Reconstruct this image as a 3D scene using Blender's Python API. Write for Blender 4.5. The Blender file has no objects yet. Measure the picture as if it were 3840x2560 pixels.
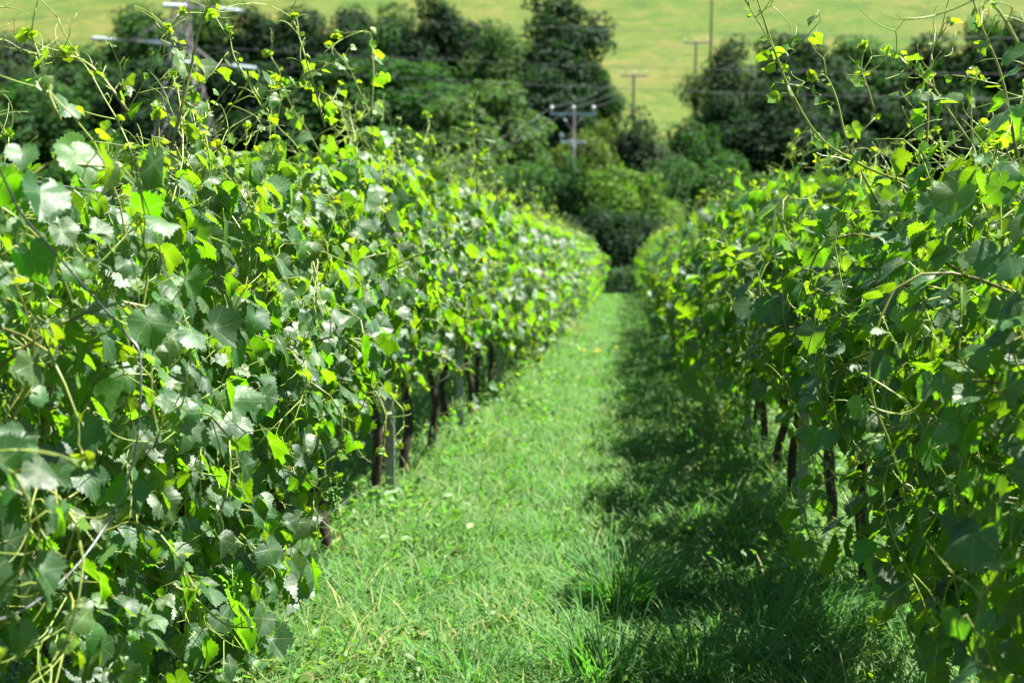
import bpy, math
import numpy as np
from mathutils import Vector

RAD = math.radians
sc = bpy.context.scene
COL = sc.collection

# ------------------------------------------------------------------ camera frame (3840 x 2560 reference pixels)
FPX = 50.0 / 36.0 * 3840.0
CAM_H = 1.5
YAW = RAD(4.61)
PITCH = RAD(9.0)
SLOPE = 0.105
CAM = np.array([0.0, 0.0, CAM_H])
Fv = np.array([-math.sin(YAW) * math.cos(PITCH), math.cos(YAW) * math.cos(PITCH), -math.sin(PITCH)])
Rv = np.array([math.cos(YAW), math.sin(YAW), 0.0])
Uv = np.cross(Rv, Fv)


def ray(px, py):
    return Fv + Rv * ((px - 1920) / FPX) + Uv * ((1280 - py) / FPX)


def at(px, py, d):
    """point seen at a pixel of the photograph, d metres in front of the camera"""
    return CAM + ray(px, py) * d


def on_plane_x(px, py, xc):
    r = ray(px, py)
    return CAM + r * (xc / r[0])


# ------------------------------------------------------------------ terrain
GY = np.array([-30, 0, 56, 66, 85, 100, 115, 140, 200, 300, 420.0])
GZ = np.array([3.15, 0, -5.9, -6.6, -6.4, -5.2, -3.0, 1.5, 19, 46, 72.0])


def gz(x, y):
    x = np.asarray(x, float)
    y = np.asarray(y, float)
    z = (np.interp(y - 3, GY, GZ) + np.interp(y, GY, GZ) * 2 + np.interp(y + 3, GY, GZ)) / 4
    zl = -.099 * y + .0001 * y * y * (y > 0)
    k = np.clip((y - 46) / 14, 0, 1)
    k = k * k * (3 - 2 * k)
    z = zl * (1 - k) + z * k
    far = np.clip((y - 90) / 60, 0, 1)
    z = z + far * (1.2 * np.sin(x * .021 + 1.0) + 0.5 * np.sin(x * .06 + y * .03)) + np.clip((y - 120) / 100, 0, 2) * x * .012
    near = 1 - np.clip((y - 50) / 20, 0, 1)
    z = z + near * (.018 * np.sin(x * 3.1 + y * 1.7) + .014 * np.sin(x * 5.7 - y * 2.9 + 1.0))
    return z


# ------------------------------------------------------------------ scene helpers
def tag(o, label=None, cat=None, group=None, kind=None):
    if label: o['label'] = label
    if cat: o['category'] = cat
    if group: o['group'] = group
    if kind: o['kind'] = kind
    return o


def empty(name, loc, label, cat, group=None, rz=0.0):
    o = bpy.data.objects.new(name, None)
    o.empty_display_size = .1
    o.location = Vector([float(v) for v in loc])
    o.rotation_euler = (0, 0, rz)
    COL.objects.link(o)
    return tag(o, label, cat, group)


class MB:
    """numpy mesh builder: faces of mixed size, one colour attribute"""

    def __init__(self):
        self.v, self.f, self.c, self.n = [], [], [], 0

    def add(self, verts, faces, col=None):
        verts = np.asarray(verts, np.float32).reshape(-1, 3)
        faces = np.asarray(faces, np.int64)
        self.v.append(verts)
        self.f.append(faces + self.n)
        c = np.zeros((len(verts), 4), np.float32)
        if col is not None:
            c[:] = col
        self.c.append(c)
        self.n += len(verts)

    def tube(self, pts, rad, sides=5, col=None, cap=True):
        pts = np.asarray(pts, float)
        n = len(pts)
        rad = np.broadcast_to(np.asarray(rad, float), (n,))
        t = np.gradient(pts, axis=0)
        t /= np.linalg.norm(t, axis=1, keepdims=True) + 1e-9
        ref = np.array([0.0, 0, 1]) if abs(t[0][2]) < .9 else np.array([1.0, 0, 0])
        a = np.cross(t, ref)
        a /= np.linalg.norm(a, axis=1, keepdims=True) + 1e-9
        for i in range(1, n):           # carry the frame along so that the tube does not twist
            w = a[i - 1] - t[i] * a[i - 1].dot(t[i])
            a[i] = w / (np.linalg.norm(w) + 1e-9)
        b = np.cross(t, a)
        th = np.arange(sides) * 2 * math.pi / sides
        ring = (np.cos(th)[None, :, None] * a[:, None, :] + np.sin(th)[None, :, None] * b[:, None, :]) * rad[:, None, None]
        v = (pts[:, None, :] + ring).reshape(-1, 3)
        i = np.arange(n - 1)[:, None] * sides
        j = np.arange(sides)[None, :]
        k = (j + 1) % sides
        f = np.stack([i + j, i + k, i + sides + k, i + sides + j], -1).reshape(-1, 4)
        if cap:
            v = np.vstack([v, pts[:1], pts[-1:]])
            jj = np.arange(sides)
            kk = (jj + 1) % sides
            c0 = n * sides
            f0 = np.stack([kk, jj, np.full(sides, c0), np.full(sides, c0)], -1)
            l = (n - 1) * sides
            f1 = np.stack([l + jj, l + kk, np.full(sides, c0 + 1), np.full(sides, c0 + 1)], -1)
            f = np.vstack([f, f0, f1])
        self.add(v, f, col)

    def box(self, lo, hi, col=None, M=None):
        x0, y0, z0 = lo
        x1, y1, z1 = hi
        v = np.array([[x0, y0, z0], [x1, y0, z0], [x1, y1, z0], [x0, y1, z0], [x0, y0, z1], [x1, y0, z1], [x1, y1, z1], [x0, y1, z1]], float)
        if M is not None:
            v = v @ M[:3, :3].T + M[:3, 3]
        self.add(v, [[3, 2, 1, 0], [4, 5, 6, 7], [0, 1, 5, 4], [1, 2, 6, 5], [2, 3, 7, 6], [3, 0, 4, 7]], col)

    def lathe(self, base, axis, prof, sides=10, col=None):
        axis = np.asarray(axis, float)
        axis /= np.linalg.norm(axis)
        pts = np.asarray(base, float) + np.outer([p[0] for p in prof], axis)
        # straight tube with changing radius
        self.tube(pts, [p[1] for p in prof], sides, col)

    def build(self, name, mat, parent=None, smooth=True):
        me = bpy.data.meshes.new(name)
        if self.v:
            V = np.concatenate(self.v)
            C = np.concatenate(self.c)
            tri, quad = [], []
            for f in self.f:
                if f.shape[1] == 3:
                    tri.append(f)
                else:
                    d = f[:, 2] == f[:, 3]
                    if d.any():
                        tri.append(f[d][:, :3])
                    if (~d).any():
                        quad.append(f[~d])
            T = np.concatenate(tri) if tri else np.zeros((0, 3), np.int64)
            Q = np.concatenate(quad) if quad else np.zeros((0, 4), np.int64)
            loops = np.concatenate([T.ravel(), Q.ravel()]).astype(np.int32)
            tot = np.concatenate([np.full(len(T), 3), np.full(len(Q), 4)]).astype(np.int32)
            start = np.concatenate([[0], np.cumsum(tot)[:-1]]).astype(np.int32)
            me.vertices.add(len(V))
            me.vertices.foreach_set('co', V.ravel())
            me.loops.add(len(loops))
            me.loops.foreach_set('vertex_index', loops)
            me.polygons.add(len(tot))
            me.polygons.foreach_set('loop_start', start)
            me.polygons.foreach_set('loop_total', tot)
            me.polygons.foreach_set('use_smooth', np.full(len(tot), smooth))
            at_ = me.attributes.new('tint', 'FLOAT_COLOR', 'POINT')
            at_.data.foreach_set('color', C.ravel())
            me.update(calc_edges=True)
        me.materials.append(mat)
        o = bpy.data.objects.new(name, me)
        COL.objects.link(o)
        if parent is not None:
            o.parent = parent
        return o


def copy_tree(o, loc, scale=None, rz=0.0, parent=None):
    c = o.copy()
    COL.objects.link(c)
    if parent is None:
        c.location = Vector([float(v) for v in loc])
        c.rotation_euler = (0, 0, rz)
        if scale is not None:
            c.scale = scale
    else:
        c.parent = parent
    for ch in list(o.children):
        copy_tree(ch, None, parent=c)
    return c


def spline(P, n):
    """Catmull-Rom through control points"""
    P = np.asarray(P, float)
    Q = np.vstack([2 * P[0] - P[1], P, 2 * P[-1] - P[-2]])
    out = []
    for t in np.linspace(0, len(P) - 1 - 1e-6, n):
        i = int(t)
        u = t - i
        a, b, c, d = Q[i], Q[i + 1], Q[i + 2], Q[i + 3]
        out.append(.5 * (2 * b + (c - a) * u + (2 * a - 5 * b + 4 * c - d) * u * u + (3 * b - a - 3 * c + d) * u ** 3))
    return np.array(out)


# ------------------------------------------------------------------ materials
class NT:
    def __init__(self, name):
        self.m = bpy.data.materials.new(name)
        self.m.use_nodes = True
        self.t = self.m.node_tree
        self.t.nodes.clear()
        self.out = self.t.nodes.new('ShaderNodeOutputMaterial')

    def n(self, typ, **kw):
        nd = self.t.nodes.new('ShaderNode' + typ)
        for k, v in kw.items():
            setattr(nd, k, v)
        return nd

    def l(self, a, b):
        self.t.links.new(a, b)

    def val(self, sock, v):
        if hasattr(v, 'is_linked') or isinstance(v, bpy.types.NodeSocket):
            self.l(v, sock)
        elif isinstance(v, (tuple, list)) and len(v) == 3 and sock.type == 'RGBA':
            sock.default_value = (*v, 1)
        else:
            sock.default_value = v

    def math(self, op, a, b=0.0, c=0.0, clamp=False):
        nd = self.n('Math', operation=op, use_clamp=clamp)
        self.val(nd.inputs[0], a)
        self.val(nd.inputs[1], b)
        self.val(nd.inputs[2], c)
        return nd.outputs[0]

    def mix(self, f, a, b, mode='MIX'):
        nd = self.n('Mix', data_type='RGBA', blend_type=mode)
        self.val(nd.inputs[0], f)
        self.val(nd.inputs[6], a)
        self.val(nd.inputs[7], b)
        return nd.outputs[2]

    def noise(self, scale, detail=3.0, rough=.55, vec=None, dist=0.0):
        nd = self.n('TexNoise')
        nd.inputs['Scale'].default_value = scale
        nd.inputs['Detail'].default_value = detail
        nd.inputs['Roughness'].default_value = rough
        nd.inputs['Distortion'].default_value = dist
        if vec is not None:
            self.l(vec, nd.inputs['Vector'])
        return nd.outputs['Fac']

    def ramp(self, f, stops):
        nd = self.n('ValToRGB')
        el = nd.color_ramp.elements
        while len(el) < len(stops):
            el.new(.5)
        for e, (p, c) in zip(el, stops):
            e.position = p
            e.color = (*c, 1)
        self.l(f, nd.inputs[0])
        return nd.outputs[0]

    def bump(self, h, strength=.3, dist=.01):
        nd = self.n('Bump')
        nd.inputs['Strength'].default_value = strength
        nd.inputs['Distance'].default_value = dist
        self.l(h, nd.inputs['Height'])
        return nd.outputs[0]

    def principled(self, col, rough=.6, spec=.5, metal=0.0, normal=None):
        nd = self.n('BsdfPrincipled')
        self.val(nd.inputs['Base Color'], col)
        self.val(nd.inputs['Roughness'], rough)
        self.val(nd.inputs['Specular IOR Level'], spec)
        self.val(nd.inputs['Metallic'], metal)
        if normal is not None:
            self.l(normal, nd.inputs['Normal'])
        return nd.outputs[0]

    def done(self, sh):
        self.l(sh, self.out.inputs['Surface'])
        return self.m


def leafy(name, front0, front1, back0, trans0, trans1, rough=.42, spec=.7, tfac=.42, veins=True, bump_scale=120., bump_s=.35):
    """two sided leaf: glossy upper face, matt paler underside, light through the blade. tint = (youth, random, u, v)"""
    k = NT(name)
    a = k.n('Attribute', attribute_name='tint')
    s = k.n('SeparateColor')
    k.l(a.outputs['Color'], s.inputs[0])
    age, rnd, u, v = s.outputs[0], s.outputs[1], s.outputs[2], a.outputs['Alpha']
    geo = k.n('NewGeometry')
    tc = k.n('TexCoord')
    front = k.mix(age, front0, front1)
    trans = k.mix(age, trans0, trans1)
    hs = k.n('HueSaturation')
    k.l(k.math('MULTIPLY_ADD', rnd, .03, .488), hs.inputs['Hue'])
    k.l(k.math('MULTIPLY_ADD', rnd, .7, .65), hs.inputs['Value'])
    k.l(front, hs.inputs['Color'])
    front = hs.outputs[0]
    hs2 = k.n('HueSaturation')
    k.l(k.math('MULTIPLY_ADD', rnd, .03, .488), hs2.inputs['Hue'])
    k.l(k.math('MULTIPLY_ADD', rnd, .5, .75), hs2.inputs['Value'])
    k.l(trans, hs2.inputs['Color'])
    trans = hs2.outputs[0]
    nz = k.noise(bump_scale, 3, .6, tc.outputs['Object'])
    h = nz
    if veins:
        au = k.math('SUBTRACT', u, .5)
        av = k.math('ABSOLUTE', k.math('SUBTRACT', v, .5))
        best = None
        for ang in (0, 57, 116):
            ca, sa = math.cos(RAD(ang)), math.sin(RAD(ang))
            d = k.math('ABSOLUTE', k.math('SUBTRACT', k.math('MULTIPLY', au, sa), k.math('MULTIPLY', av, ca)))
            along = k.math('ADD', k.math('MULTIPLY', au, ca), k.math('MULTIPLY', av, sa))
            line = k.math('SUBTRACT', 1.0, k.math('DIVIDE', d, .017), clamp=True)
            line = k.math('MULTIPLY', line, k.math('GREATER_THAN', along, 0.0))
            # side veins run off the main one
            sv = k.math('SINE', k.math('SUBTRACT', k.math('MULTIPLY', along, 55.0), k.math('MULTIPLY', d, 60.0)))
            sv = k.math('MULTIPLY', k.math('SUBTRACT', sv, .86, clamp=True), 1.6)
            sv = k.math('MULTIPLY', sv, k.math('LESS_THAN', d, .13))
            line = k.math('MAXIMUM', line, sv)
            best = line if best is None else k.math('MAXIMUM', best, line)
        front = k.mix(k.math('MULTIPLY', best, .45), front, (.22, .33, .10))
        trans = k.mix(k.math('MULTIPLY', best, .5), trans, (.5, .62, .10))
        h = k.math('SUBTRACT', nz, k.math('MULTIPLY', best, .3))
    blot = k.noise(bump_scale * .12, 3, .6, tc.outputs['Object'])
    front = k.mix(k.math('MULTIPLY', blot, .5), front, k.mix(.5, front, (.012, .04, .008)))
    col = k.mix(geo.outputs['Backfacing'], front, k.mix(age, back0, front1))
    rg = k.math('ADD', k.math('MULTIPLY_ADD', nz, .16, rough - .08), k.math('MULTIPLY', geo.outputs['Backfacing'], .3))
    spc = k.math('SUBTRACT', spec, k.math('MULTIPLY', geo.outputs['Backfacing'], spec * .75))
    nb = k.bump(h, bump_s, .004)
    p = k.principled(col, rg, spc, 0.0, nb)
    t = k.n('BsdfTranslucent')
    k.l(trans, t.inputs['Color'])
    m = k.n('MixShader')
    m.inputs[0].default_value = tfac
    k.l(p, m.inputs[1])
    k.l(t.outputs[0], m.inputs[2])
    return k.done(m.outputs[0])


M = {}
M['vine_leaf'] = leafy('vine_leaf', (.020, .066, .020), (.12, .23, .022), (.060, .135, .036), (.165, .42, .001), (.44, .62, .008), .52, .80, .45, bump_scale=80., bump_s=.34)
M['grass'] = leafy('grass', (.046, .150, .032), (.28, .27, .095), (.048, .150, .032), (.14, .46, .024), (.45, .50, .10), .36, 1.3, .34, veins=False, bump_scale=40, bump_s=.1)
M['weed'] = leafy('weed', (.075, .17, .022), (.30, .27, .10), (.09, .17, .04), (.17, .42, .02), (.5, .48, .12), .55, .5, .4, veins=False, bump_scale=80, bump_s=.2)


def tree_mat():
    k = NT('tree_leaf')
    a = k.n('Attribute', attribute_name='tint')
    s = k.n('SeparateColor')
    k.l(a.outputs['Color'], s.inputs[0])
    oi = k.n('ObjectInfo')
    hs = k.n('HueSaturation')
    k.l(k.math('MULTIPLY_ADD', s.outputs[1], .06, .47), hs.inputs['Hue'])
    k.l(k.math('MULTIPLY_ADD', s.outputs[1], .9, .55), hs.inputs['Value'])
    k.l(oi.outputs['Color'], hs.inputs['Color'])
    p = k.principled(hs.outputs[0], .65, .12)
    t = k.n('BsdfTranslucent')
    tm = k.mix(1.0, hs.outputs[0], (2.2, 2.6, .9), 'MULTIPLY')
    k.l(tm, t.inputs['Color'])
    m = k.n('MixShader')
    m.inputs[0].default_value = .3
    k.l(p, m.inputs[1])
    k.l(t.outputs[0], m.inputs[2])
    return k.done(m.outputs[0])


M['tree_leaf'] = tree_mat()


def simple(name, c0, c1, scale, rough=.7, spec=.4, metal=0., bs=.4, bd=.01, stretch=None):
    k = NT(name)
    tc = k.n('TexCoord')
    vec = tc.outputs['Object']
    if stretch:
        mp = k.n('Mapping')
        mp.inputs['Scale'].default_value = stretch
        k.l(vec, mp.inputs['Vector'])
        vec = mp.outputs[0]
    n1 = k.noise(scale, 5, .6, vec)
    c = k.ramp(n1, [(.3, c0), (.7, c1)])
    return k.done(k.principled(c, rough, spec, metal, k.bump(n1, bs, bd)))


M['bark'] = simple('bark', (.020, .015, .010), (.080, .058, .040), 60, .9, .2, 0, .9, .012, (1, 1, .18))
M['tree_bark'] = simple('tree_bark', (.05, .042, .034), (.13, .11, .09), 6, .9, .2, 0, .8, .05, (1, 1, .2))
M['steel'] = simple('galvanised_steel', (.20, .22, .24), (.42, .44, .46), 25, .42, .5, .85, .15, .002)
M['tower_steel'] = simple('tower_steel', (.12, .11, .11), (.24, .23, .225), 3, .65, .4, .3, .2, .01)
M['wire'] = simple('wire', (.10, .105, .115), (.28, .29, .31), 30, .45, .5, .6, .1, .001)
M['pole_wood'] = simple('pole_wood', (.035, .029, .027), (.09, .076, .068), 8, .85, .25, 0, .6, .02, (1, 1, .12))
M['pole_arm'] = simple('crossarm_metal', (.16, .22, .26), (.30, .37, .41), 6, .5, .5, .2, .2, .005)
M['porcelain'] = simple('insulator_glaze', (.55, .57, .58), (.70, .71, .71), 4, .15, .6, 0, .05, .002)
M['glass_string'] = simple('insulator_glass', (.20, .27, .29), (.36, .43, .45), 3, .35, .6, 0, .1, .004)
M['conductor'] = simple('conductor', (.05, .055, .06), (.12, .13, .135), 2, .6, .4, .3, .05, .002)
M['stick'] = simple('dry_wood', (.14, .09, .05), (.36, .26, .15), 30, .85, .25, 0, .5, .004)
M['seed_head'] = simple('seed_head', (.05, .04, .025), (.15, .12, .07), 80, .9, .2, 0, .6, .004)
M['petal'] = simple('yellow_petal', (.70, .45, .01), (.85, .62, .02), 60, .6, .3, 0, .1, .001)


def shoot_mat():
    k = NT('vine_shoot')
    a = k.n('Attribute', attribute_name='tint')
    s = k.n('SeparateColor')
    k.l(a.outputs['Color'], s.inputs[0])
    tc = k.n('TexCoord')
    n1 = k.noise(25, 4, .6, tc.outputs['Object'])
    old = k.mix(n1, (.07, .05, .02), (.16, .15, .04))
    young = k.mix(n1, (.20, .33, .05), (.34, .42, .10))
    c = k.mix(s.outputs[0], old, young)
    c = k.mix(k.math('MULTIPLY', s.outputs[1], .22), c, (.32, .19, .07))
    p = k.principled(c, .4, .6, 0, k.bump(n1, .2, .003))
    t = k.n('BsdfTranslucent')
    k.l(k.mix(s.outputs[0], (.1, .12, .02), (.5, .6, .08)), t.inputs['Color'])
    m = k.n('MixShader')
    m.inputs[0].default_value = .22
    k.l(p, m.inputs[1])
    k.l(t.outputs[0], m.inputs[2])
    return k.done(m.outputs[0])


M['shoot'] = shoot_mat()
k_ = NT('green_grape')
p_ = k_.n('BsdfPrincipled')
p_.inputs['Base Color'].default_value = (.16, .34, .05, 1)
p_.inputs['Roughness'].default_value = .3
p_.inputs['Subsurface Weight'].default_value = .3
p_.inputs['Subsurface Radius'].default_value = (.004, .006, .002)
k_.l(k_.mix(k_.noise(90., 2.), (.13, .30, .04), (.22, .40, .08)), p_.inputs['Base Color'])
M['grape'] = k_.done(p_.outputs[0])


def ground_mat():
    k = NT('vineyard_soil')
    tc = k.n('TexCoord')
    o = tc.outputs['Object']
    n1 = k.noise(1.3, 6, .6, o)
    n2 = k.noise(26, 5, .65, o)
    c = k.mix(n2, (.030, .055, .018), (.075, .105, .035))
    c = k.mix(k.math('MULTIPLY', k.math('SUBTRACT', n1, .42, clamp=True), 2.6, clamp=True), c, k.mix(n2, (.045, .035, .02), (.11, .095, .05)))
    return k.done(k.principled(c, .95, .15, 0, k.bump(n2, .8, .03)))


def hill_mat():
    k = NT('pasture')
    tc = k.n('TexCoord')
    o = tc.outputs['Object']
    mp = k.n('Mapping')
    mp.inputs['Scale'].default_value = (.75, .8, 1.0)
    mp.inputs['Rotation'].default_value = (0, 0, RAD(-8))
    k.l(o, mp.inputs['Vector'])
    n1 = k.noise(.045, 5, .6, mp.outputs[0], .6)
    n2 = k.noise(.22, 6, .75, mp.outputs[0], .6)
    n3 = k.noise(.8, 5, .75, o)
    c = k.ramp(n2, [(.36, (.024, .060, .010)), (.46, (.060, .100, .014)), (.54, (.094, .114, .020)), (.64, (.16, .118, .042))])
    c2 = k.ramp(n1, [(.40, (.044, .084, .012)), (.60, (.112, .100, .024))])
    c = k.mix(.35, c, c2)
    c = k.mix(k.math('MULTIPLY', k.math('SUBTRACT', n3, .42, clamp=True), 4.0, clamp=True), c, k.mix(.55, c, (.03, .08, .012)))
    nm = k.bump(k.math('ADD', n2, k.math('MULTIPLY', n3, .35)), 1.0, .5)
    return k.done(k.principled(c, .95, .15, 0, nm))


M['ground'] = ground_mat()
M['hill'] = hill_mat()

# ------------------------------------------------------------------ ground sheets


def sheet(name, xs, ys, mat):
    X, Y = np.meshgrid(xs, ys)
    Z = gz(X, Y)
    V = np.stack([X, Y, Z], -1).reshape(-1, 3)
    nx = len(xs)
    i = np.arange(len(ys) - 1)[:, None] * nx
    j = np.arange(nx - 1)[None, :]
    f = np.stack([i + j, i + j + 1, i + nx + j + 1, i + nx + j], -1).reshape(-1, 4)
    mb = MB()
    mb.add(V, f)
    return tag(mb.build(name, mat), kind='structure')


xs = np.concatenate([np.linspace(-260, -12, 50), np.linspace(-11.7, 11.7, 110), np.linspace(12, 260, 50)])
sheet('ground', xs, np.concatenate([np.linspace(-25, 2, 20), np.linspace(2.2, 30, 130), np.linspace(30.5, 72, 60)]), M['ground'])
sheet('hillside', xs, np.linspace(72, 420, 150), M['hill'])

# ------------------------------------------------------------------ grape leaf templates
KEY = np.array([[0, .62], [12, .56], [24, .505], [33, .475], [44, .515], [58, .575], [72, .53], [88, .465], [103, .47], [118, .47], [135, .43], [152, .37], [168, .28], [180, .05]])


def leaf_template(nout, rings, teeth=.055):
    """returns verts (u along the tip, v across), faces; the upper face has +w normals"""
    half = nout // 2
    if nout >= 24:
        ph = np.concatenate([np.linspace(-180, 180, nout + 1)[:-1]])
    else:
        ph = np.array([-180, -140, -116, -88, -57, -30, 0, 30, 57, 88, 116, 140.0])[:nout] if nout == 12 else np.array([-180, -115, -57, 0, 57, 115.0])
    r = np.interp(np.abs(ph), KEY[:, 0], KEY[:, 1])
    if nout >= 24:
        r = r * (1 + teeth * np.where(np.arange(len(ph)) % 2 == 0, 1, -1) * (np.abs(ph) < 170))
    n = len(ph)
    c, s = np.cos(np.radians(ph)), np.sin(np.radians(ph))
    V = [[0, 0]]
    fs = []
    for q, fr in enumerate(rings):
        rr = r * fr if fr == 1 else (r * .55 + .45 * r.mean()) * fr
        rr = np.minimum(rr, r * .97) if fr < 1 else rr
        V += list(np.stack([c * rr, s * rr], -1))
        b = 1 + q * n
        for i in range(n - 1 if False else n):
            j = (i + 1) % n
            if q == 0:
                fs.append([0, b + i, b + j, b + j])
            else:
                fs.append([b - n + i, b + i, b + j, b - n + j])
    return np.array(V), np.array(fs)


LT = {0: leaf_template(52, [.36, .70, 1.0]), 1: leaf_template(12, [1.0]), 2: leaf_template(6, [1.0])}


def add_leaves(mb, pos, nrm, tip, size, age, rng, lod):
    """pos = where petiole meets blade; all arrays N"""
    T, Fc = LT[lod]
    N, K = len(pos), len(T)
    if N == 0:
        return
    n = nrm / (np.linalg.norm(nrm, axis=1, keepdims=True) + 1e-9)
    t = tip - n * (tip * n).sum(1, keepdims=True)
    t /= np.linalg.norm(t, axis=1, keepdims=True) + 1e-9
    b = np.cross(n, t)
    asp = rng.uniform(.86, 1.14, (N, 1))
    skew = rng.normal(0, .10, (N, 1))
    u = T[None, :, 0] + skew * T[None, :, 1]
    v = T[None, :, 1] * asp
    r2 = u * u + v * v
    fold = rng.normal(.12, .24, (N, 1))
    fold = np.where(rng.rand(N, 1) < .14, rng.uniform(.5, .9, (N, 1)), fold)
    droop = rng.normal(.35, .30, (N, 1))
    cup = rng.normal(.18, .35, (N, 1))
    w = fold * np.abs(v) - droop * np.where(u > 0, u, u * .4) ** 2 - cup * v * v
    p1 = rng.uniform(0, 6.28, (N, 1))
    phi = np.arctan2(v, u)
    w = w + .022 * rng.uniform(.2, 1.4, (N, 1)) * np.sin(phi * 5 + p1) * r2 * 3
    for kk in range(3):     # irregular puckering across the blade
        ku, kv = rng.normal(0, 5.5, (N, 1)), rng.normal(0, 5.5, (N, 1))
        w = w + rng.uniform(.008, .030, (N, 1)) * (np.sin(ku * u + kv * v + p1 + kk) - np.sin(p1 + kk))
    tw = rng.normal(0, .25, (N, 1))
    w = w + tw * u * v
    s = size[:, None]
    P = pos[:, None, :] + (u * s)[..., None] * t[:, None, :] + (v * s)[..., None] * b[:, None, :] + (w * s)[..., None] * n[:, None, :]
    C = np.zeros((N, K, 4), np.float32)
    C[..., 0] = age[:, None]
    C[..., 1] = rng.rand(N)[:, None]
    C[..., 2] = T[None, :, 0] + .5
    C[..., 3] = T[None, :, 1] + .5
    F = (Fc[None] + (np.arange(N) * K)[:, None, None]).reshape(-1, Fc.shape[1])
    mb.add(P.reshape(-1, 3), F, C.reshape(-1, 4))


def add_petioles(mb, a, b, rng, r=.0016, young=.6):
    """thin bent prisms from shoot to blade"""
    N = len(a)
    if N == 0:
        return
    d = b - a
    mid = (a + b) / 2 + np.array([0, 0, .012]) + rng.normal(0, .006, (N, 3))
    ref = np.cross(d, rng.normal(0, 1, (N, 3)))
    ref /= np.linalg.norm(ref, axis=1, keepdims=True) + 1e-9
    ref2 = np.cross(d / (np.linalg.norm(d, axis=1, keepdims=True) + 1e-9), ref)
    V = []
    for p in (a, mid, b):
        for k in range(3):
            th = k * 2.094
            V.append(p + (ref * math.cos(th) + ref2 * math.sin(th)) * r)
    V = np.stack(V, 1)
    f = []
    for l in (0, 3):
        for k in range(3):
            f.append([l + k, l + (k + 1) % 3, l + 3 + (k + 1) % 3, l + 3 + k])
    F = (np.array(f)[None] + (np.arange(N) * 9)[:, None, None]).reshape(-1, 4)
    C = np.zeros((N * 9, 4), np.float32)
    C[:, 0] = young
    C[:, 1] = np.repeat(rng.rand(N) ** 2, 9)
    mb.add(V.reshape(-1, 3), F, C)


def tendril(mb, p, d, L, rng, sides=4, r=.0019):
    """forked curling tendril"""
    d = d / (np.linalg.norm(d) + 1e-9)

    def run(p, d, L, n, curl0, curl1, r0, r1):
        ax = rng.normal(0, 1, 3)
        ax -= d * ax.dot(d)
        ax /= np.linalg.norm(ax) + 1e-9
        pts = [p]
        for i in range(n):
            a = (curl0 + (curl1 - curl0) * (i / n) ** 3) / n
            d = d + np.cross(ax, d) * a
            d = d / np.linalg.norm(d)
            p = p + d * (L / n)
            pts.append(p)
        mb.tube(pts, np.linspace(r0, r1, n + 1), sides, (.9, .1, 0, 0))
        return pts, d
    pts, d1 = run(p, d, L * .45, 5, .2, .7, r, r * .85)
    e = pts[-1]
    s = rng.normal(0, .45, 3)
    run(e, d1 + s, L * .75, 9, .6, rng.uniform(1.5, 6.5), r * .8, r * .45)
    if rng.rand() < .75:
        run(e, d1 - s, L * .5, 8, .6, rng.uniform(1, 5), r * .75, r * .4)


# ------------------------------------------------------------------ one grapevine
class VineBufs:
    def __init__(self, seed, lod, top=1.9, lw=1.0):
        self.lw = LEAF_W * lw
        self.top = top
        self.rng = np.random.RandomState(seed)
        self.lod = lod
        self.leaf, self.shoot, self.tend = MB(), MB(), MB()
        self.L = {k: [] for k in ('pos', 'nrm', 'tip', 'size', 'age', 'base')}

    def leaf_at(self, base, pos, nrm, tip, size, age):
        L = self.L
        L['base'].append(base); L['pos'].append(pos); L['nrm'].append(nrm); L['tip'].append(tip); L['size'].append(size); L['age'].append(age)

    def flush(self):
        L = {k: np.array(v, float) for k, v in self.L.items()}
        if len(L['pos']) == 0:
            return
        add_leaves(self.leaf, L['pos'], L['nrm'], L['tip'], L['size'], L['age'], self.rng, self.lod)
        big = L['size'] > .03
        if self.lod < 2:
            add_petioles(self.shoot, L['base'][big], L['pos'][big], self.rng, .0017 if self.lod == 0 else .0025)


SUN = np.array([math.sin(RAD(72)) * math.cos(RAD(62)), math.cos(RAD(72)) * math.cos(RAD(62)), math.sin(RAD(62))])
LEAF_W = .114


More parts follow.
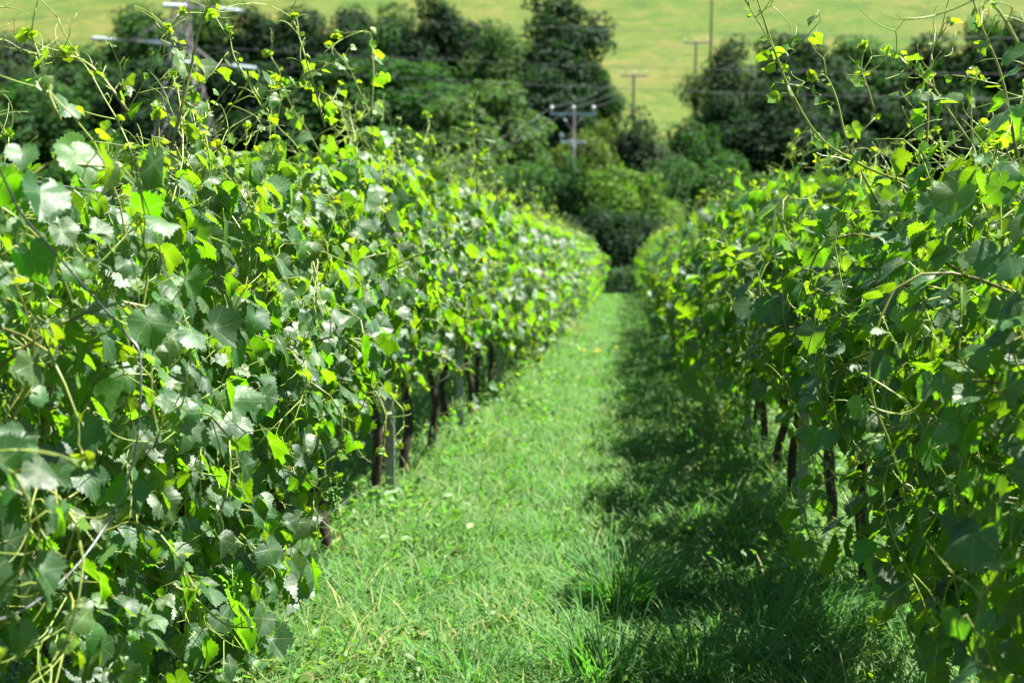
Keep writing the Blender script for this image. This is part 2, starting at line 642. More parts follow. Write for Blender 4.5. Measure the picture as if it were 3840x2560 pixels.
def dress_shoot(vb, pts, young_tip, big=1.0, free_tip=True, dens=1.0, hang=0.0, xmid=0.0, tendrils=True, green=-.3):
    """hang leaves, side shoots and tendrils on a shoot polyline (nodes about 7 cm apart)"""
    rng, lod = vb.rng, vb.lod
    n = len(pts)
    T = np.gradient(pts, axis=0)
    T /= np.linalg.norm(T, axis=1, keepdims=True) + 1e-9
    rad = np.linspace(.0048, .0016, n)
    ag = np.clip(np.linspace(green, 1.15, n), 0, 1)
    col = np.zeros((n, 4))
    sides = 5 if lod == 0 else 3
    C = np.repeat(np.stack([ag, np.full(n, rng.rand() ** 2), ag * 0, ag * 0], -1), sides, 0)
    C = np.vstack([C, C[:1], C[-1:]])
    vb.shoot.tube(pts, rad if lod == 0 else rad * 1.3, sides, C)
    side0 = rng.choice([-1, 1])
    axis = rng.normal(0, 1, 3)
    for i in range(1, n):
        if rng.rand() > dens:
            continue
        p, t = pts[i], T[i]
        fromtip = n - 1 - i
        sz = vb.lw * big * rng.uniform(.55, 1.18)
        age = 0.0
        if free_tip and fromtip < 7:
            k = (fromtip + .6) / 7.5
            sz *= .12 + .88 * k ** 1.1
            age = min(1., (1 - k) * 1.25) * young_tip
        else:
            age = max(0., rng.normal(.04, .10) + .38 * min(1, max(0, p[2] - 1.15) / .8) * rng.rand())
        over = min(1., max(0., (p[2] - vb.top) / .25))
        sz *= 1 - .38 * over
        age = max(age, over * rng.uniform(.3, .8))
        out = p[0] - xmid
        sgn = 1.0 if out > 0 else -1.0
        if abs(out) < .1 and rng.rand() < .5:
            sgn = rng.choice([-1, 1])
        side0 = -side0
        perp = np.cross(t, axis)
        perp /= np.linalg.norm(perp) + 1e-9
        pd = perp * side0 * .8 + np.array([sgn * .75, 0, .25]) + rng.normal(0, .35, 3)
        pd /= np.linalg.norm(pd)
        pl = sz * rng.uniform(.5, .85)
        pos = p + pd * pl
        nrm = np.array([sgn * .75, -.05, .50]) + SUN * .22 + rng.normal(0, 1, 3) * [.40, .62, .40]
        if age > .4:
            nrm = np.array([sgn * .3, 0, .5]) + rng.normal(0, .7, 3)
        tip = np.array([0, 0, -1.0]) + pd * .55 + rng.normal(0, .35, 3)
        vb.leaf_at(p, pos, nrm, tip, sz, age)
        # side shoot with small leaves
        if lod < 2 and fromtip > 6 and rng.rand() < .33:
            q, dd = p.copy(), pd * .7 + np.array([0, 0, .5])
            m = rng.randint(3, 6)
            line = [q]
            for j in range(m):
                dd = dd + rng.normal(0, .22, 3)
                dd /= np.linalg.norm(dd)
                q = q + dd * .045
                line.append(q)
                s2 = vb.lw * rng.uniform(.28, .62) * (1 - .12 * j)
                pdd = np.cross(dd, rng.normal(0, 1, 3)) * .7 + np.array([sgn * .4, 0, .2])
                pdd /= np.linalg.norm(pdd)
                vb.leaf_at(q, q + pdd * s2 * .5, np.array([sgn * .6, 0, .6]) + rng.normal(0, .5, 3), np.array([0, 0, -.7]) + pdd + rng.normal(0, .3, 3), s2, rng.uniform(.15, .6))
            vb.shoot.tube(line, np.linspace(.0022, .0012, len(line)), 3, (.8, rng.rand() ** 2, 0, 0))
        # tendrils near the tip
        if tendrils and lod < 2 and ((fromtip < 8 and rng.rand() < .45) or rng.rand() < .04):
            td = -pd * .6 + t * .7 + rng.normal(0, .25, 3)
            tendril(vb.tend, p, td, rng.uniform(.09, .22), rng, 4 if lod == 0 else 3, .0019 if lod == 0 else .0026)
    if free_tip and lod < 2:
        # folded growing tip
        p, t = pts[-1], T[-1]
        for j in range(6):
            d = t + rng.normal(0, .7, 3)
            vb.leaf_at(p - t * .01 * j, p + d * .008, rng.normal(0, 1, 3), d, rng.uniform(.016, .036), rng.uniform(.8, 1.0))


def grow(rng, p, d, length, step, wob, gravity, xmid, pull, free_w=.12):
    pts = [np.array(p, float)]
    d = np.array(d, float)
    d /= np.linalg.norm(d)
    n = max(3, int(length / step))
    for i in range(n):
        q = pts[-1]
        d = d + rng.normal(0, wob, 3)
        d[2] += gravity * (i / n)
        d[0] += -pull * max(0, abs(q[0] - xmid) - free_w) * np.sign(q[0] - xmid)
        d /= np.linalg.norm(d)
        pts.append(q + d * step)
    return np.array(pts)


def make_vine(name, seed, lod, half=.58, low=.35, top=1.9, nshoot=20, ncurtain=11, label=None, group=None, loc=(0, 0, 0), face=1, extra=None, trunk_lean=0.0, long_p=.45, clusters=0, fill=1.0, spread=0.0, lw=1.0):
    """vine standing at its own origin; x is across the row, y along it"""
    vb = VineBufs(seed, lod, top, lw)
    rng = vb.rng
    root = empty(name, loc, label, 'grapevine', group)
    step = .07 if lod < 2 else .09
    # trunk, arms
    tb = MB()
    lean = trunk_lean + rng.normal(0, .05)
    h = rng.uniform(.62, .72)
    tp = spline([[0, 0, -.08], [lean * .25 + rng.normal(0, .014), rng.normal(0, .03), h * .3], [lean * .5 + rng.normal(0, .02), rng.normal(0, .045), h * .65], [0, 0, h]], 14 if lod == 0 else 6)
    tr = np.linspace(.034, .023, len(tp)) * (1 + rng.normal(0, .10, len(tp)))
    tr[0] *= 1.5
    tb.tube(tp, tr, 9 if lod == 0 else 6)
    arms = []
    for s in (-1, 1):
        ab = MB()
        arms.append(ab)
        arm = spline([[0, 0, h - .03], [rng.normal(0, .01), s * .08, h + .05], [rng.normal(0, .02), s * half * .55, h + .04], [rng.normal(0, .02), s * half * .98, h + .03]], 10 if lod == 0 else 5)
        ab.tube(arm, np.linspace(.02, .009, len(arm)) * (1 + rng.normal(0, .08, len(arm))), 7 if lod == 0 else 5)
    # upright shoots, tucked between the wires
    for i in range(nshoot):
        y = -half + 2 * half * (i + rng.rand()) / nshoot
        reach = top - h + rng.normal(0, .14) + (rng.uniform(.08, .42) if rng.rand() < long_p else 0)
        pts = grow(rng, [rng.normal(0, .05), y, h + .04], [rng.normal(0, .34), rng.normal(0, .16), 1], reach, step, .10, -.05, 0, .9)
        dress_shoot(vb, pts, 1.0)
    # curtain: shoots that have fallen outwards, over the lower half of both faces
    for i in range(ncurtain):
        s = face if rng.rand() < .62 else -face
        y = rng.uniform(-half, half)
        z0 = rng.uniform(.62, 1.45)
        pts = grow(rng, [s * .08, y, z0], [s * rng.uniform(.5, 1.0), rng.normal(0, .5), rng.uniform(.1, .8)], rng.uniform(.45, 1.0) + spread, step, .12, -.62, 0, .9, .12 + spread)
        bad = np.where(pts[:, 2] < low)[0]
        if len(bad):
            pts = pts[:max(3, bad[0])]
        dress_shoot(vb, pts, .8, free_tip=rng.rand() < .5)
    # leaves on short spurs between: fills the wall of foliage
    nf = int({0: 380, 1: 320, 2: 230}[lod] * fill)
    for i in range(nf):
        s = face if rng.rand() < .6 else -face
        z = rng.uniform(low + .05, top - .1)
        bulge = .17 + spread * .7 + .15 * math.sin(math.pi * min(1, max(0, (z - low) / (top - low)))) ** .6
        p = np.array([s * rng.uniform(.02, bulge), rng.uniform(-half, half), z])
        sz = vb.lw * rng.uniform(.42, 1.15)
        pd = np.array([s * .8, 0, .1]) + rng.normal(0, .4, 3)
        pd /= np.linalg.norm(pd)
        vb.leaf_at(p, p + pd * sz * .65, np.array([s * .8, -.05, .45]) + rng.normal(0, 1, 3) * [.40, .60, .40], np.array([0, 0, -1.0]) + pd * .4 + rng.normal(0, .3, 3), sz, max(0, rng.normal(.04, .10) + .35 * max(0, z - 1.15) * rng.rand()))
    vb.flush()
    trunk = tb.build('trunk', M['bark'], root)
    for a_ in arms:
        a_.build('cordon_arm', M['bark'], trunk)
    for q, e in enumerate(extra or []):
        vx = VineBufs(seed * 31 + q, lod, top, lw)
        e(vx)
        vx.flush()
        sh = vx.shoot.build('long_shoot', M['shoot'], root)
        vx.leaf.build('shoot_leaves', M['vine_leaf'], sh)['kind'] = 'stuff'
        if vx.tend.n:
            vx.tend.build('shoot_tendrils', M['shoot'], sh)['kind'] = 'stuff'
    vb.shoot.build('shoots', M['shoot'], root)['kind'] = 'stuff'
    vb.leaf.build('foliage', M['vine_leaf'], root)['kind'] = 'stuff'
    if vb.tend.n:
        vb.tend.build('tendrils', M['shoot'], root)['kind'] = 'stuff'
    # young green bunches by the cordon
    for c in range(clusters):
        gb = MB()
        cx = face * rng.uniform(.16, .27)
        base = np.array([cx, rng.uniform(-half, half), rng.uniform(.42, .72)])
        ico = np.array([[0, 0, 1], [.894, 0, .447], [.276, .851, .447], [-.724, .526, .447], [-.724, -.526, .447], [.276, -.851, .447], [.724, .526, -.447], [-.276, .851, -.447], [-.894, 0, -.447], [-.276, -.851, -.447], [.724, -.526, -.447], [0, 0, -1]])
        fi = np.array([[0, 1, 2], [0, 2, 3], [0, 3, 4], [0, 4, 5], [0, 5, 1], [1, 6, 2], [2, 7, 3], [3, 8, 4], [4, 9, 5], [5, 10, 1], [6, 7, 2], [7, 8, 3], [8, 9, 4], [9, 10, 5], [10, 6, 1], [11, 7, 6], [11, 8, 7], [11, 9, 8], [11, 10, 9], [11, 6, 10]])
        for b in range(42):
            f = rng.rand()
            rr = .028 * (1 - f * .75)
            a = rng.uniform(0, 6.28)
            gb.add(base + np.array([rr * math.cos(a), rr * math.sin(a), -.11 * f]) + ico * rng.uniform(.0032, .0050), fi)
        gb.tube([base + [0, 0, .05], base + [0, 0, -.10]], [.0016, .001], 4)
        gb.build('grape_bunch', M['grape'], root)
    return root


# ------------------------------------------------------------------ rows
XL, XR = -1.40, 1.04
PITCH_Y = 1.14
ylist_L = [1.95 + PITCH_Y * i for i in range(43)]
ylist_R = [1.45 + PITCH_Y * i for i in range(44)]
ORD = ['first', 'second', 'third', 'fourth', 'fifth', 'sixth', 'seventh', 'eighth', 'ninth', 'tenth', 'eleventh', 'twelfth', 'thirteenth']


def hand_shoot(px_pts, d_pts, root_loc, n, seed=0, big=.74, young=1.0, dens=.9, xmid=0.0, free=True):
    """an individual long shoot seen in the photograph: control points (pixel, distance), in the vine's own frame"""
    P = np.array([at(p[0], p[1], d) for p, d in zip(px_pts, d_pts)]) - np.array(root_loc)
    pts = spline(P, n)
    return lambda vb: dress_shoot(vb, pts, young, big, free, dens, 0, xmid, True, .25)


def root_of(x, y):
    return np.array([x, y, float(gz(x, y))])


extras_L, extras_R = {}, {}


def put(dct, ys, idx, x, px, ds, n, **kw):
    ds = [d * (.892 if x < 0 else .92) for d in ds]
    dct.setdefault(idx, []).append(hand_shoot(px, ds, root_of(x, ys[idx]), n, **kw))


# left row: shoots that stand out against the wood
put(extras_L, ylist_L, 1, XL, [(640, 560), (700, 330), (750, 100), (800, 0), (830, -60)], [3.9] * 5, 14, dens=.75)
put(extras_L, ylist_L, 2, XL, [(690, 700), (680, 480), (690, 250), (650, 160), (640, 120)], [4.4] * 5, 14, dens=.8)
put(extras_L, ylist_L, 1, XL, [(230, 460), (170, 320), (150, 220), (120, 140)], [3.6] * 4, 11, dens=.75)
put(extras_L, ylist_L, 1, XL, [(480, 420), (400, 310), (330, 240), (260, 205)], [3.8] * 4, 10, dens=.75)
put(extras_L, ylist_L, 3, XL, [(1220, 480), (1180, 330), (1140, 200), (1100, 70)], [5.3] * 4, 14, dens=.75)
put(extras_L, ylist_L, 4, XL, [(1390, 440), (1400, 300), (1395, 190), (1380, 120), (1270, 130)], [6.2] * 5, 16, dens=.6)
put(extras_L, ylist_L, 2, XL, [(1000, 420), (950, 330), (880, 220), (860, 120)], [4.7] * 4, 12, dens=.8)
put(extras_L, ylist_L, 6, XL, [(1790, 720), (1780, 560), (1770, 480), (1770, 400)], [8.8] * 4, 11, dens=.7)
put(extras_L, ylist_L, 5, XL, [(1430, 1020), (1560, 960), (1700, 920), (1800, 850), (1880, 740)], [7.2, 7.0, 6.9, 6.9, 6.9], 17, dens=.75)
put(extras_L, ylist_L, 5, XL, [(1560, 1230), (1650, 1120), (1760, 1030), (1800, 980)], [7.1, 7.0, 7.0, 7.0], 14, dens=.75)
put(extras_L, ylist_L, 2, XL, [(560, 2160), (700, 2220), (830, 2330), (900, 2350), (960, 2350)], [4.1, 4.1, 4.05, 4.0, 4.0], 10, dens=1, free=False, young=.2, big=1.0)
put(extras_L, ylist_L, 2, XL, [(900, 2000), (1000, 2100), (1090, 2200), (1130, 2240)], [4.6, 4.6, 4.6, 4.6], 8, dens=1, free=False, young=.2, big=1.0)
put(extras_L, ylist_L, 6, XL, [(1640, 1560), (1780, 1500), (1900, 1420), (2020, 1350)], [9.2, 9.0, 9.0, 9.0], 13, dens=.75)

# right row: long arching shoots
put(extras_R, ylist_R, 3, XR, [(3560, 740), (3420, 690), (3300, 650), (3170, 585), (3060, 500), (2960, 330), (2900, 180), (2830, 60), (2770, -40)], [4.7, 4.6, 4.5, 4.4, 4.35, 4.3, 4.25, 4.2, 4.2], 24, dens=.75)
put(extras_R, ylist_R, 3, XR, [(2990, 430), (2900, 180), (2860, 60), (2830, -30)], [4.32, 4.28, 4.25, 4.22], 11, dens=.75)
put(extras_R, ylist_R, 3, XR, [(3290, 760), (3180, 540), (3140, 380), (3100, 290), (3060, 280)], [4.9] * 5, 14, dens=.55)
put(extras_R, ylist_R, 2, XR, [(3640, 540), (3560, 420), (3480, 300), (3420, 240), (3330, 190)], [4.2] * 5, 13, dens=.75)
put(extras_R, ylist_R, 2, XR, [(3660, 760), (3650, 560), (3640, 380), (3650, 280)], [4.3] * 4, 13, dens=.7)
put(extras_R, ylist_R, 2, XR, [(3820, 620), (3760, 300), (3690, 120), (3650, 0), (3640, -60)], [4.0] * 5, 14, dens=.75)
put(extras_R, ylist_R, 1, XR, [(3900, 330), (3830, 190), (3760, 60), (3690, -10), (3600, -60)], [3.0] * 5, 10, dens=.75)
put(extras_R, ylist_R, 3, XR, [(3470, 620), (3480, 450), (3480, 330), (3500, 180), (3560, 90)], [4.6] * 5, 14, dens=.6)
put(extras_R, ylist_R, 4, XR, [(3280, 420), (3250, 320), (3230, 260), (3240, 180)], [5.2] * 4, 11, dens=.6)
# right row: low shoots that reach into the path
put(extras_R, ylist_R, 4, XR, [(3140, 1800), (3060, 1680), (2990, 1550), (2950, 1470), (2930, 1440)], [6.0, 5.9, 5.8, 5.8, 5.8], 11, dens=1, big=.6, young=.8)
put(extras_R, ylist_R, 4, XR, [(3520, 2130), (3380, 2080), (3220, 2000), (3080, 1920), (2960, 1830)], [5.6, 5.4, 5.2, 5.1, 5.0], 11, dens=1, free=False, big=1.25, young=.2)
put(extras_R, ylist_R, 5, XR, [(2920, 1100), (2820, 1000), (2740, 960), (2650, 900)], [7.2, 7.0, 6.9, 6.8], 11, dens=.7)

GL = 'vines of the left-hand row'
GR = 'vines of the right-hand row'
NEAR = 10
# near vines, each one its own plant
for i in range(NEAR):
    y = ylist_L[i]
    loc = root_of(XL, y)
    if i == 0:
        lab = 'closest grapevine of the left sunlit row, broad pale leaves at the picture edge'
    else:
        lab = '%s grapevine from the camera in the sunlit left row, glossy grey-green leaves' % ORD[i]
    make_vine('grapevine', 100 + i, 0 if i < 9 else 1, low=(.10 if i < 3 else .70 if i == 3 else .86), label=lab, group=GL, loc=loc, face=1, extra=extras_L.get(i), trunk_lean=(.12 if i % 2 else -.08), ncurtain=(22 if i < 4 else 13), lw=(.74 if i < 2 else .84 if i < 4 else .95), fill=(2.0 if i < 4 else 1.4), nshoot=22, top=(1.74 if i < 2 else 1.90 if i < 4 else 2.06), long_p=(.30 if i < 4 else .5), spread=(0 if i < 8 else .08), clusters=(2 if i in (1, 2, 3) else 0))
for i in range(NEAR):
    y = ylist_R[i]
    loc = root_of(XR, y)
    lab = '%s grapevine from the camera in the shaded right row, dark leaves towards the path' % ORD[i]
    if i == 0:
        lab = 'nearest grapevine of the shaded right row, mostly outside the picture'
    make_vine('grapevine', 300 + i, 0 if i < 9 else 1, low=(.34 if i < 3 else .86 if i < 6 else .62), half=(.56, .58, .44, .55, .40, .55, .40, .56, .42, .56)[i], lw=(.78 if i < 3 else .92 if i < 5 else 1.0), top=((2.0, 1.72, 2.0)[i % 3] if i > 3 else 1.84), label=lab, group=GR, loc=loc, face=-1, extra=extras_R.get(i), trunk_lean=(.1 if i % 2 else -.06), ncurtain=15, long_p=.5, nshoot=18, fill=(1.9 if i < 5 else 1.1), spread=(0 if i < 3 else .06 if i < 6 else .2))
# farther vines: a few plants repeated
protos = {}
for side, x, ys, g in (('left', XL, ylist_L, GL), ('right', XR, ylist_R, GR)):
    rng = np.random.RandomState(5 if side == 'left' else 6)
    for i in range(NEAR, len(ys)):
        lod = 1 if ys[i] < 27 else 2
        v = rng.randint(0, 5)
        key = (side, lod, v)
        if ys[i] < 20:
            lab = 'softly blurred grapevine halfway down the %s row, behind its sharper plants' % side
        elif ys[i] < 33:
            lab = 'blurred distant grapevine in the %s row, well down the slope' % side
        else:
            lab = 'tiny blurred grapevine near the far end of the %s row' % side
        loc = root_of(x, ys[i])
        if key not in protos:
            protos[key] = make_vine('grapevine', 500 + v * 7 + lod * 50 + (200 if side == 'right' else 0), lod, label=lab, group=g, loc=loc, face=1 if side == 'left' else -1, top=((2.05, 1.95, 2.1, 1.9, 2.0) if side == 'left' else (1.95, 1.8, 2.0, 1.7, 1.88))[v], half=(.58, .44, .58, .46, .55)[v], low=(.55 if ys[i] < 15 else .30), long_p=.4, ncurtain=20, spread=(.17 if side == 'left' else .24), nshoot=19)
        else:
            c = copy_tree(protos[key], loc)
            tag(c, lab, 'grapevine', g)
# next row to the right, glimpsed through the gaps and shading the grass there
rng = np.random.RandomState(9)
for i in range(14):
    src = protos[('right', 1, rng.choice([k[2] for k in protos if k[0] == 'right' and k[1] == 1]))]
    c = copy_tree(src, root_of(XR + 2.7, 3.2 + PITCH_Y * i))
    tag(c, 'grapevine of the next row, glimpsed through gaps in the shaded right row', 'grapevine', 'vines of the row beyond on the right')

# ------------------------------------------------------------------ trellis posts and wires


def channel_post(loc, label, group, h=1.72, rz=0.0):
    root = empty('trellis_post', loc, label, 'post', group, rz)
    mb = MB()
    w, d, t = .052, .036, .004
    mb.box((-w / 2, -d / 2, -.25), (w / 2, -d / 2 + t, h))
    mb.box((-w / 2, -d / 2 + t, -.25), (-w / 2 + t, d / 2, h))
    mb.box((w / 2 - t, -d / 2 + t, -.25), (w / 2, d / 2, h))
    mb.box((-w / 2 + t, d / 2 - t, -.25), (-w / 2 + .016, d / 2, h))
    mb.box((w / 2 - .016, d / 2 - t, -.25), (w / 2 - t, d / 2, h))
    mb.build('channel', M['steel'], root, smooth=False)
    for z in np.arange(.35, h, .25):      # pressed wire hooks along both edges
        hb = MB()
        hb.box((w / 2 + .0004, -.010, z), (w / 2 + .012, -.004, z + .018))
        hb.build('wire_hook', M['steel'], root, smooth=False)
    return root


post_y = [1.15, 4.45, 7.72, 11.1, 14.6, 18.0, 21.4, 24.9, 28.3, 31.7, 35.2, 38.6, 42.0, 45.5, 49.5]
pp = {}
for side, x, off in (('left', XL, 0.0), ('right', XR, -.25)):
    for i, y in enumerate(post_y):
        lab = ('steel trellis post in the leaves, %s from the camera in the %s row' % (ORD[i], side)) if i < 5 else 'small blurred steel trellis post far down the %s row' % side
        loc = root_of(x + (.09 if side == 'left' or i < 2 else -.09), y + off)
        if not pp:
            pp['p'] = channel_post(loc, lab, 'posts of the %s trellis' % side)
        else:
            c = copy_tree(pp['p'], loc, rz=(.1 * math.sin(i * 2.1)))
            tag(c, lab, 'post', 'posts of the %s trellis' % side)

for side, x, off in (('left', XL, 0.0), ('right', XR, -.25)):
    for k, (h, nm) in enumerate(((.62, 'low fruiting'), (1.05, 'lower middle'), (1.35, 'upper middle'), (1.66, 'top'))):
        for s in ((-1, 1) if k else (0,)):
            mb = MB()
            Y = np.array([1.15] + sum([[a + off, (a + b) / 2 + off] for a, b in zip(post_y[:-1], post_y[1:])], []) + [post_y[-1] + off])
            Z = gz(np.full(len(Y), x), Y) + h - .012 * (np.arange(len(Y)) % 2)
            mb.tube(np.stack([np.full(len(Y), x + (.09 if side == 'left' else -.09) + s * .036), Y, Z], -1), .0016, 5)
            o = mb.build('trellis_wire', M['wire'])
            tag(o, 'thin steel %s wire%s running along the %s row of vines' % (nm, '' if s == 0 else (' on the path side' if (s > 0) == (side == 'left') else ' on the far side'), side), 'wire', 'wires of the %s trellis' % side)

# slack wire hanging out of the near left vines
pw = [(-120, 420), (0, 640), (80, 800), (190, 930), (330, 1090), (470, 1250), (522, 1320), (527, 1480), (508, 1690), (455, 1850), (390, 1980), (270, 2140), (120, 2265), (0, 2320), (-160, 2340)]
mb = MB()
mb.tube(spline([on_plane_x(a, b, -.99 - .05 * math.sin(i * .7)) for i, (a, b) in enumerate(pw)], 80), .0022, 6)
tag(mb.build('slack_wire', M['wire']), 'slack grey wire bowed out loosely in front of the near left leaves', 'wire')
mb = MB()
a, b = on_plane_x(1020, 2090, -1.30), on_plane_x(1330, 1850, -1.30)
mb.tube([a, (a + b) / 2 - [0, 0, .006], b], .0018, 5)
tag(mb.build('tie_wire', M['wire']), 'short taut wire slanting between the bare trunks under the left vines', 'wire')

# ------------------------------------------------------------------ grass


def blades(mb, pos, h, w, az, lean, curve, age, rng, seg=3):
    N = len(pos)
    t = np.linspace(0, 1, seg + 1)
    hd = np.stack([np.cos(az), np.sin(az), az * 0], -1)
    sd = np.stack([-np.sin(az), np.cos(az), az * 0], -1)
    tw = rng.uniform(-.9, .9, N)
    sd = sd * np.cos(tw)[:, None] + hd * np.sin(tw)[:, None]
    V = []
    for i, tt in enumerate(t):
        bend = lean * tt + curve * tt * tt
        c = pos + hd * (h * bend)[:, None] * .9 + np.array([0, 0, 1]) * (h * tt * (1 - .32 * np.clip(bend, 0, 2)))[:, None]
        if i < seg:
            ww = w * (1 - .35 * tt) * .5
            V += [c - sd * ww[:, None], c + sd * ww[:, None]]
        else:
            V += [c]
    V = np.stack(V, 1)
    K = V.shape[1]
    f = [[2 * i, 2 * i + 1, 2 * i + 3, 2 * i + 2] for i in range(seg - 1)] + [[2 * seg - 2, 2 * seg - 1, 2 * seg, 2 * seg]]
    F = (np.array(f)[None] + (np.arange(N) * K)[:, None, None]).reshape(-1, 4)
    C = np.zeros((N, K, 4), np.float32)
    C[..., 0] = age[:, None]
    C[..., 1] = rng.rand(N)[:, None]
    mb.add(V.reshape(-1, 3), F, C.reshape(-1, 4))


def row_near(x):
    return np.minimum(np.abs(x - XL), np.abs(x - XR))


rng = np.random.RandomState(21)
mb = MB()
NT_ = 26000
yy = 3.4 * (56 / 3.4) ** (rng.rand(NT_) ** 1.15)
xx = rng.uniform(-2.4, 3.4, NT_)
keep = rng.rand(NT_) < np.where(xx > 1.7, .6, 1.0)
yy, xx = yy[keep], xx[keep]
nb = 11
n = len(yy)
sc_ = 1 + yy / 13
tx = np.repeat(xx, nb) + rng.normal(0, .035, n * nb) * np.repeat(sc_, nb)
ty = np.repeat(yy, nb) + rng.normal(0, .035, n * nb) * np.repeat(sc_, nb)
rown = row_near(tx)
edge = np.clip((.80 - rown) / .5, 0, 1)
patch = .5 + .5 * np.sin(tx * 2.3 + 1.3 * np.sin(ty * .9)) * np.sin(ty * 1.7 + .8 * np.sin(tx * 3))
hh = (.045 + .06 * rng.rand(n * nb) + .04 * patch) * (1 + edge * 1.3 * np.repeat(rng.rand(n), nb)) * np.repeat(rng.uniform(.55, 1.6, n), nb)
ww = (.0038 + .0032 * rng.rand(n * nb)) * (1 + ty / 11)
az = np.repeat(rng.uniform(0, 6.28, n), nb) + rng.normal(0, .9, n * nb)
dry = np.clip(np.sin(tx * 1.9 + 2 * np.sin(ty * .63)) * np.sin(ty * 1.13 + np.sin(tx * 2.7)) * 1.6 - .9, 0, 1)
age = np.where(rng.rand(n * nb) < .035 + .06 * edge + .25 * dry, rng.uniform(.5, 1, n * nb), rng.uniform(0, .15, n * nb) + .12 * np.repeat(rng.rand(n), nb) ** 2)
blades(mb, np.stack([tx, ty, gz(tx, ty) - .004], -1), hh, ww, az, rng.uniform(.1, .8, n * nb), rng.uniform(.1, .9, n * nb), age, rng)
tag(mb.build('grass', M['grass']), 'mown green grass strip running down between the two vine rows', 'grass', kind='stuff')

# leafy weeds low in the sward and thicker under the vines
mb = MB()
N = 85000
y = 3.4 * (50 / 3.4) ** (rng.rand(N) ** 1.1)
x = rng.uniform(-2.5, 3.6, N)
rn = row_near(x)
keep = rng.rand(N) < np.where(rn < .75, 1.0, .40)
x, y, rn = x[keep], y[keep], rn[keep]
N = len(x)
edge = np.clip((.82 - rn) / .5, 0, 1)
z = gz(x, y) + .015 + rng.rand(N) ** 1.6 * (.06 + .20 * edge * (.5 + .5 * np.sin(y * 2.1 + x)))
s = rng.uniform(.007, .018, N) * (1 + y / 18) * (1 + .35 * edge)
nrm = rng.normal(0, .55, (N, 3)) + np.array([0, 0, 1])
nrm /= np.linalg.norm(nrm, axis=1, keepdims=True)
t = rng.normal(0, 1, (N, 3))
t -= nrm * (t * nrm).sum(1, keepdims=True)
t /= np.linalg.norm(t, axis=1, keepdims=True)
b = np.cross(nrm, t)
P = np.stack([x, y, z], -1)
q = np.array([[-1, 0, 0], [-.35, -.55, .12], [.45, -.5, .1], [1, 0, -.2], [.45, .5, .1], [-.35, .55, .12]])
V = P[:, None] + s[:, None, None] * (q[None, :, 0:1] * t[:, None] + q[None, :, 1:2] * b[:, None] + q[None, :, 2:3] * nrm[:, None])
f = np.array([[0, 1, 2, 3], [0, 3, 4, 5]])
F = (f[None] + (np.arange(N) * 6)[:, None, None]).reshape(-1, 4)
C = np.zeros((N, 6, 4), np.float32)
C[..., 0] = np.where(rng.rand(N) < .025, rng.uniform(.4, 1, N), rng.uniform(0, .10, N))[:, None]
C[..., 1] = rng.rand(N)[:, None]
mb.add(V.reshape(-1, 3), F, C.reshape(-1, 4))
tag(mb.build('weeds', M['weed']), 'low broad-leaved weeds spread through the grass and under the vines', 'weeds', kind='stuff')


def ground_at(px, py):
    r = ray(px, py)
    d = 3.0
    for _ in range(40):
        p = CAM + r * d
        e = p[2] - float(gz(p[0], p[1]))
        d += e / (abs(r[2]) + SLOPE * 0 + .02) * .6
    return CAM + r * d


def tuft(px, py, n, h, label, spread=.10, seed=0, age=.0, lean_az=None, name='grass_tuft', w=.006):
    p = ground_at(px, py)
    p[2] = float(gz(p[0], p[1]))
    root = empty(name, p, label, 'grass tuft', 'tall tufts standing out of the mown grass' if name == 'grass_tuft' else 'patches of dead grass')
    r = np.random.RandomState(seed)
    m = MB()
    a = r.uniform(0, 6.28, n)
    rr = spread * np.sqrt(r.rand(n))
    pos = np.stack([rr * np.cos(a), rr * np.sin(a), np.full(n, -.01)], -1)
    az_ = a + r.normal(0, .5, n) if lean_az is None else np.full(n, lean_az) + r.normal(0, .7, n)
    blades(m, pos, h * r.uniform(.55, 1.1, n), w * r.uniform(.7, 1.4, n), az_, r.uniform(.05, .55, n), r.uniform(.1, .75, n), np.clip(r.normal(age, .12, n), 0, 1), r, 6)
    m.build('blades', M['grass'], root)['kind'] = 'stuff'
    return root


tuft(2320, 2310, 300, .36, 'tall dark grass tuft standing in the middle of the path, its right half in shade', .09, 1)
tuft(2460, 2260, 130, .30, 'shaded leaning grass tuft just right of the tall dark one', .10, 2, lean_az=.4)
tuft(2280, 2560, 170, .34, 'long bright grass tuft at the bottom edge of the path', .16, 3)
tuft(2640, 2560, 170, .32, 'sunlit grass tuft at the bottom edge in front of the shade', .16, 4)
tuft(2960, 2440, 260, .34, 'arching grass tuft half in shade below the right vines', .16, 5, lean_az=.2)
tuft(3180, 2420, 180, .30, 'bright arching grass tuft under the lowest right cane', .14, 6, lean_az=-.3)
tuft(1760, 2560, 110, .24, 'sunlit feathery grass tuft left of the path centre at the bottom', .14, 7)
tuft(1500, 2330, 120, .24, 'sunlit grass tuft on the left verge behind a curved stick', .12, 8)
tuft(2060, 2040, 90, .16, 'small grass tuft in the sunlit path centre', .10, 9)
tuft(1290, 2500, 520, .13, 'straw-coloured heap of dry cut grass on the left verge', .17, 11, age=.95, name='dry_grass_heap', w=.005)
tuft(2135, 1270, 120, .42, 'upright blond dead grass at the far left row foot', .20, 12, age=.9, name='dry_grass_clump', w=.016)
tuft(1740, 1960, 80, .16, 'yellowish dry grass wisps beside the left trunks', .14, 13, age=.7, name='dry_grass_clump', w=.006)


